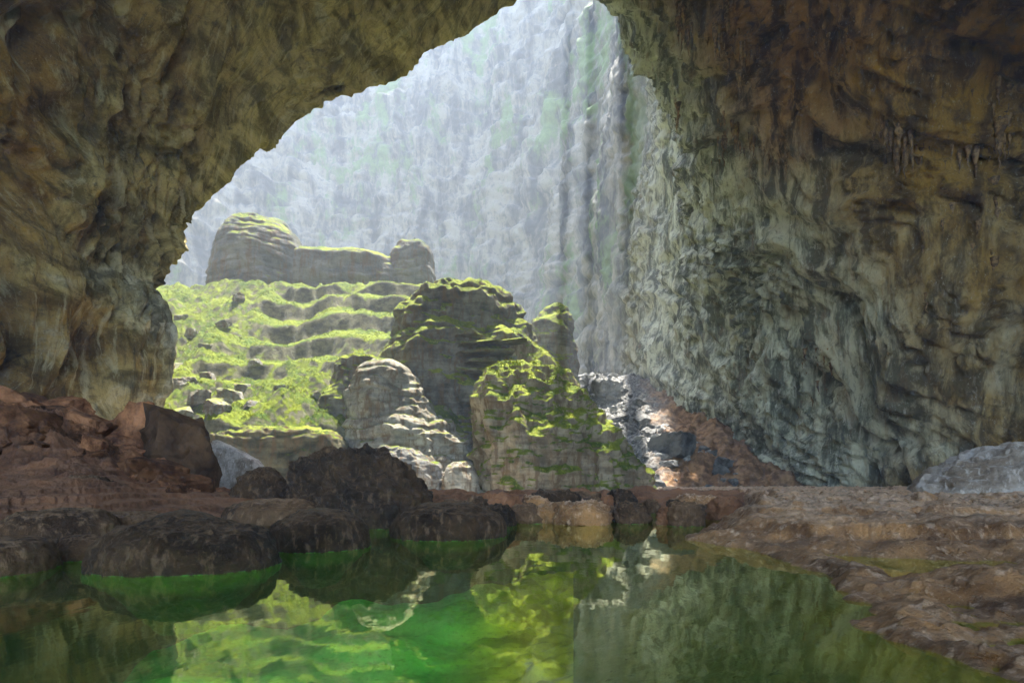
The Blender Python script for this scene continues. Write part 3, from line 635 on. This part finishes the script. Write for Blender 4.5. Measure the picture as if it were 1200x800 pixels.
outcrop('pointed_rock', [(547,304,314),(552,294,324),(562,284,332),(576,277,336),(594,274,338)], 26, 1.3, M_dark, 'small pointed dark rock behind the low flat mound', rough=.09, seed=25, sink=.8, grain=4)
outcrop('flat_rock', [(584,314,332),(586,300,348),(590,284,362),(598,270,375),(614,262,382)], 19.5, 1.3, M_brown, 'low flat dark mound between the peaked rock and pointed rock', rough=.055, seed=26, sink=.8, grain=3, power=2, nseg=140, nlev=80)
outcrop('mound_rock', [(595,66,84),(598,50,100),(603,34,114),(614,23,124),(630,20,127),(648,22,126)], 12.6, 1.2, M_brown, 'rounded dark mound at the shore left of the peaked rock', rough=.055, seed=27, sink=.8, grain=3, power=2, nseg=140, nlev=80)
outcrop('mound_rock', [(632,-50,20),(640,-70,36),(655,-80,44),(672,-80,44)], 10, 1.2, M_brown, 'low dark mound at the far left edge of the water', rough=.055, seed=28, sink=.8, grain=3, power=2, nseg=140, nlev=80)
outcrop('low_stone', [(627,90,108),(631,80,118),(640,72,124),(652,70,126)], 11.8, .5, M_brown, 'small low stone at the waterline beside the rounded mound', rough=.06, seed=29, sink=.6, grain=4)
outcrop('mound_rock', [(600,130,170),(605,122,186),(616,118,195),(632,118,196)], 14.5, 1.0, M_brown, 'brown mound peeping out behind the peaked rock', rough=.055, seed=30, sink=.6, grain=3, power=2, nseg=140, nlev=80)
outcrop('dark_rock', [(558,88,108),(564,76,122),(576,68,134),(596,66,138)], 20, 1.3, M_brown, 'rugged dark rock on the shore below the red bank', rough=.12, seed=31, sink=.8, grain=4)
def block(name, seed, px, py, D, w, h, dp, rz, mat, label, tilt=(0, 0)):
    me = boulder_mesh(seed, 10, .2, 1.); o = link(name, me, mat, None, label, 'boulder'); o.location = tuple(P(px, py, D))
    o.scale = (w/F*D*.62, dp, h/F*D*.62); o.rotation_euler = (tilt[0], tilt[1], rz); return o
block('standing_slab', 317, 213, 534, 38, 74, 84, 2.0, .6, M_slab, 'large upright brown slab standing at the foot of the red bank')
block('leaning_slab', 305, 170, 515, 46, 66, 74, 2.4, -.3, M_red, 'brown leaning slab behind the large upright slab', (0, -.35))
outcrop('pale_slab', [(516,250,258),(526,246,280),(540,244,302),(552,244,312),(580,244,316)], 66, 1.8, M_pale, 'pale slanted slab lying beyond the large upright slab', rough=.06, seed=34, sink=1, power=3)
outcrop('pale_flowstone', [(518,1185,1250),(522,1160,1290),(534,1125,1320),(548,1104,1340),(562,1090,1350),(580,1080,1356)], 25, 2.6, M_pale,
        'pale layered flowstone boulder at the right edge of the shelf', rough=.06, seed=35, sink=.6, strata=.20, step=.5, nseg=200, nlev=120, grain=4)
RIM = [(545,44,578,602),(590,40,580,608),(628,36,581,606),(655,34,582,604),(694,36,577,597),(729,36,575,599),(762,30,577,595),(790,36,576,594),(826,44,576,592),(858,36,577,591),(572,50,592,616),(618,44,592,612),(652,50,590,612),(700,30,590,602)]
RIM += [(510+13.5*i+random.uniform(-5, 5), random.choice((12, 18, 26, 40, 64)), random.uniform(577, 596), random.uniform(598, 616)) for i in range(27)]
for i, (px, w, yt, yb) in enumerate(RIM):
    D = CAM_Z*F/(yb-HY)
    outcrop('rim_stone', [(yt, px-w*.12, px+w*.1), (yt+2, px-w*.32, px+w*.28), (yt+5, px-w*.44, px+w*.4), ((yt+yb)/2+2, px-w*.5, px+w*.5), (yb, px-w*.5, px+w*.52)], D, w/F*D*.45, (M_dark, M_brown, M_shelf, M_brown, M_shore)[i % 5],
            'brown rounded stone in the low rim across the far side of the pool', 'stone', 'stones of the pool rim', rough=.16, seed=40+i, sink=.6, nseg=56, nlev=36, grain=4, power=2)

# ---- red rubble bank
def rubble(n, seed):
    r = np.random.default_rng(seed); k = 0
    while k < n:
        px, D = r.uniform(-20, 250), r.uniform(22, 52); x = (px-CX)/F*D; z = float(H_shore(x, D))
        if z < .8 and r.uniform() < .6: continue
        s = .22+1.25*r.uniform()**3
        put_boulder('rubble_block', M_red, (x, D, z+.15*s), s, 'reddish brown block in the rubble bank below the left wall', 'boulder', 'blocks of the red rubble bank'); k += 1
rubble(230, 9)
for px, D, s, lab in ((30, 27, 1.9, 'biggest dark block low on the red bank at the left edge'), (95, 33, 1.8, 'dark angular block in the middle of the red bank'), (80, 44, 2.0, 'reddish block on the crest of the rubble bank'), (15, 40, 2.0, 'dark red block high on the bank at the left edge'),
                 (150, 40, 1.5, 'cracked block between red bank and leaning slab')):
    x = (px-CX)/F*D
    put_boulder('rubble_boulder', M_red, (x, D, float(H_shore(x, D))+.2*s), s, lab, 'boulder')

# ---- stalactites: parts of the walls they hang from
def stal_mesh(seed):
    r = np.random.default_rng(seed); n, k = 9, 6; rows = []
    for i in range(n):
        t = i/(n-1); rad = .13*(1-t)**1.5*(1+.25*r.uniform(-1, 1))+.006; cx, cy = .05*r.normal(size=2)*t
        a = np.linspace(0, 2*math.pi, k, endpoint=False); rows.append(np.stack([cx+rad*np.cos(a), cy+rad*np.sin(a), np.full(k, .12-1.12*t)], 1))
    return mesh('stalactite', np.array(rows).reshape(-1, 3), grid_faces(n, k, True, True))
m = NT('stalactite_rock'); n_ = m.noise(1.5, 6, .7)
M_stal = m.surf(m.mix(m.ramp(n_, .4, .6), (.07, .038, .015), (.30, .19, .09)), .8, m.bump(n_, .5, .2))
ST = [stal_mesh(i) for i in range(8)]
for q in ST: q.materials.append(M_stal)
px = (CG[..., 0]/np.maximum(CG[..., 1], 1))*F+CX; py = HY-(CG[..., 2]-CAM_Z)/np.maximum(CG[..., 1], 1)*F
def hang(mask, n, lo, hi, parent, seed, G=CG):
    r = np.random.default_rng(seed); idx = np.argwhere(mask)
    if not len(idx): return
    q = G[tuple(idx.T)]; w = np.clip(pn(q[:, 0]/7, q[:, 1]/7, q[:, 2]/20)+.05, 0, 1)**1.5+1e-4
    for i in r.choice(len(idx), min(n, len(idx)), replace=False, p=w/w.sum()):
        p = G[tuple(idx[i])]; L = lo+(hi-lo)*r.uniform()**3.5
        o = link('stalactite', ST[r.integers(8)], None, parent); o.location = p; o.rotation_euler = (0, 0, r.uniform(0, 6))
        o.scale = (.6+L*r.uniform(.45, .9),)*2+(L,)
vis = (CG[..., 1] > 25)&(CG[..., 1] < 105)
hang(vis&(px > 790)&(px < 1190)&(py > -20)&(py < 190)&(CN[..., 2] < -.1), 295, .6, 5.5, cl, 1)
hang(vis&(px > 880)&(px < 1120)&(py > 380)&(py < 480), 22, 1.0, 3.5, cl, 2)
hang(vis&(px > 1080)&(px < 1180)&(py > 200)&(py < 380)&(CN[..., 2] < 0), 14, 1.5, 5, cl, 3)

# ---- ferns, grass and moss cushions on the hillside: uncountable ground cover
def tufts(pts, nrm, lo, hi, seed):
    r = np.random.default_rng(seed); n = len(pts); k = 5
    sz = (lo+(hi-lo)*r.uniform(size=n)**2)[:, None, None]
    a = r.uniform(0, 2*math.pi, (n, k)); sp = r.uniform(.35, 1.1, (n, k))
    d = np.stack([np.cos(a)*sp, np.sin(a)*sp, r.uniform(.5, 1.0, (n, k))], -1)
    side = np.stack([-np.sin(a), np.cos(a), np.zeros_like(a)], -1)*.38
    base = pts[:, None, :]-np.array([0, 0, .12])
    b1, b2 = base-side*sz, base+side*sz; tip = base+d*sz
    V = np.stack([b1, b2, tip], 2).reshape(-1, 3)
    return V
r_ = np.random.default_rng(77); N = 52000
D_ = 95+80*r_.uniform(size=N)**1.15; T_ = r_.uniform(-.68, -.02, N); X_ = T_*D_
e_ = .6; gx = (H_hill(X_+e_, D_)-H_hill(X_-e_, D_))/(2*e_); gy = (H_hill(X_, D_+e_)-H_hill(X_, D_-e_))/(2*e_)
nz_ = 1/np.sqrt(1+gx**2+gy**2); keep = (nz_ > .62)&(fbm(X_/5, D_/5, .2, 3) > -.25)&(X_ < -4)
pts = np.stack([X_, D_, H_hill(X_, D_)], 1)[keep]
Vt = tufts(pts, None, .10, .36, 5); TV = {}
for nm, cnt in (('mossy_knoll', 5000), ('fluted_boulder', 7000), ('mossy_ridge', 5000), ('mossy_shoulder', 2000), ('ledge_block', 600), ('mossy_dome', 900)):
    me_ = bpy.data.objects[nm].data; nv_ = len(me_.vertices)
    co = np.empty(nv_*3, np.float32); no = np.empty(nv_*3, np.float32); me_.vertices.foreach_get('co', co); me_.vertices.foreach_get('normal', no)
    co, no = co.reshape(-1, 3), no.reshape(-1, 3); ok_ = np.argwhere((no[:, 2] > .5)&(fbm(co[:, 0]/4, co[:, 1]/4, co[:, 2]/4, 3) > -.2))[:, 0]
    if len(ok_): TV[nm] = tufts(co[r_.choice(ok_, cnt)]+r_.normal(size=(cnt, 3))*np.array([.25, .25, 0]), None, .08, .32, cnt)
m = NT('fern_green'); n_ = m.noise(.35, 6, .7); n2_ = m.noise(3, 4, .7)
col = m.mix(m.ramp(n_, .36, .64), (.075, .12, .009), (.20, .225, .018)); col = m.mix(m.ramp(n2_, .5, .7), col, (.28, .275, .04))
bs = m.n('ShaderNodeBsdfDiffuse'); m.l(col, bs.inputs[0]); tl = m.n('ShaderNodeBsdfTranslucent'); m.l(col, tl.inputs[0])
mx = m.n('ShaderNodeMixShader'); mx.inputs[0].default_value = .35; m.l(bs.outputs[0], mx.inputs[1]); m.l(tl.outputs[0], mx.inputs[2]); m.l(mx.outputs[0], m.out.inputs[0])
link('ground_cover', mesh('ground_cover', Vt, np.arange(len(Vt)).reshape(-1, 3), False), m.m, None, 'bright green ferns and grass covering the mossy hillside ledges', 'ferns', None, 'stuff')
for nm, v_ in TV.items(): link('fern_tufts', mesh('fern_tufts', v_, np.arange(len(v_)).reshape(-1, 3), False), m.m, bpy.data.objects[nm], None, None, None, 'stuff')

# ---- haze
import bmesh
bm = bmesh.new(); bmesh.ops.create_cube(bm, size=1)
for v in bm.verts: v.co = ((v.co.x)*1000, v.co.y*900+260, (v.co.z+.5)*462-9)
hm = bpy.data.meshes.new('haze'); bm.to_mesh(hm); bm.free()
mh = bpy.data.materials.new('haze'); mh.use_nodes = True; t = mh.node_tree; t.nodes.clear()
vo = t.nodes.new('ShaderNodeVolumePrincipled'); vo.inputs['Density'].default_value = .0007; vo.inputs['Color'].default_value = (.75, .86, 1, 1); vo.inputs['Anisotropy'].default_value = 0.
oo = t.nodes.new('ShaderNodeOutputMaterial'); t.links.new(vo.outputs[0], oo.inputs['Volume'])
link('haze', hm, mh, None, 'pale blue haze and light shafts filling the cave mouth', None, None, 'stuff')

# ---- settle the person on the tower
bpy.context.view_layer.update()
tw = bpy.data.objects['rock_tower']
ok, loc, nrm, _ = tw.ray_cast(Vector((pb[0], 188.5, 200)), Vector((0, 0, -1)))
pers.location = (pb[0], 188.5, (loc.z if ok else pb[2])-.02)
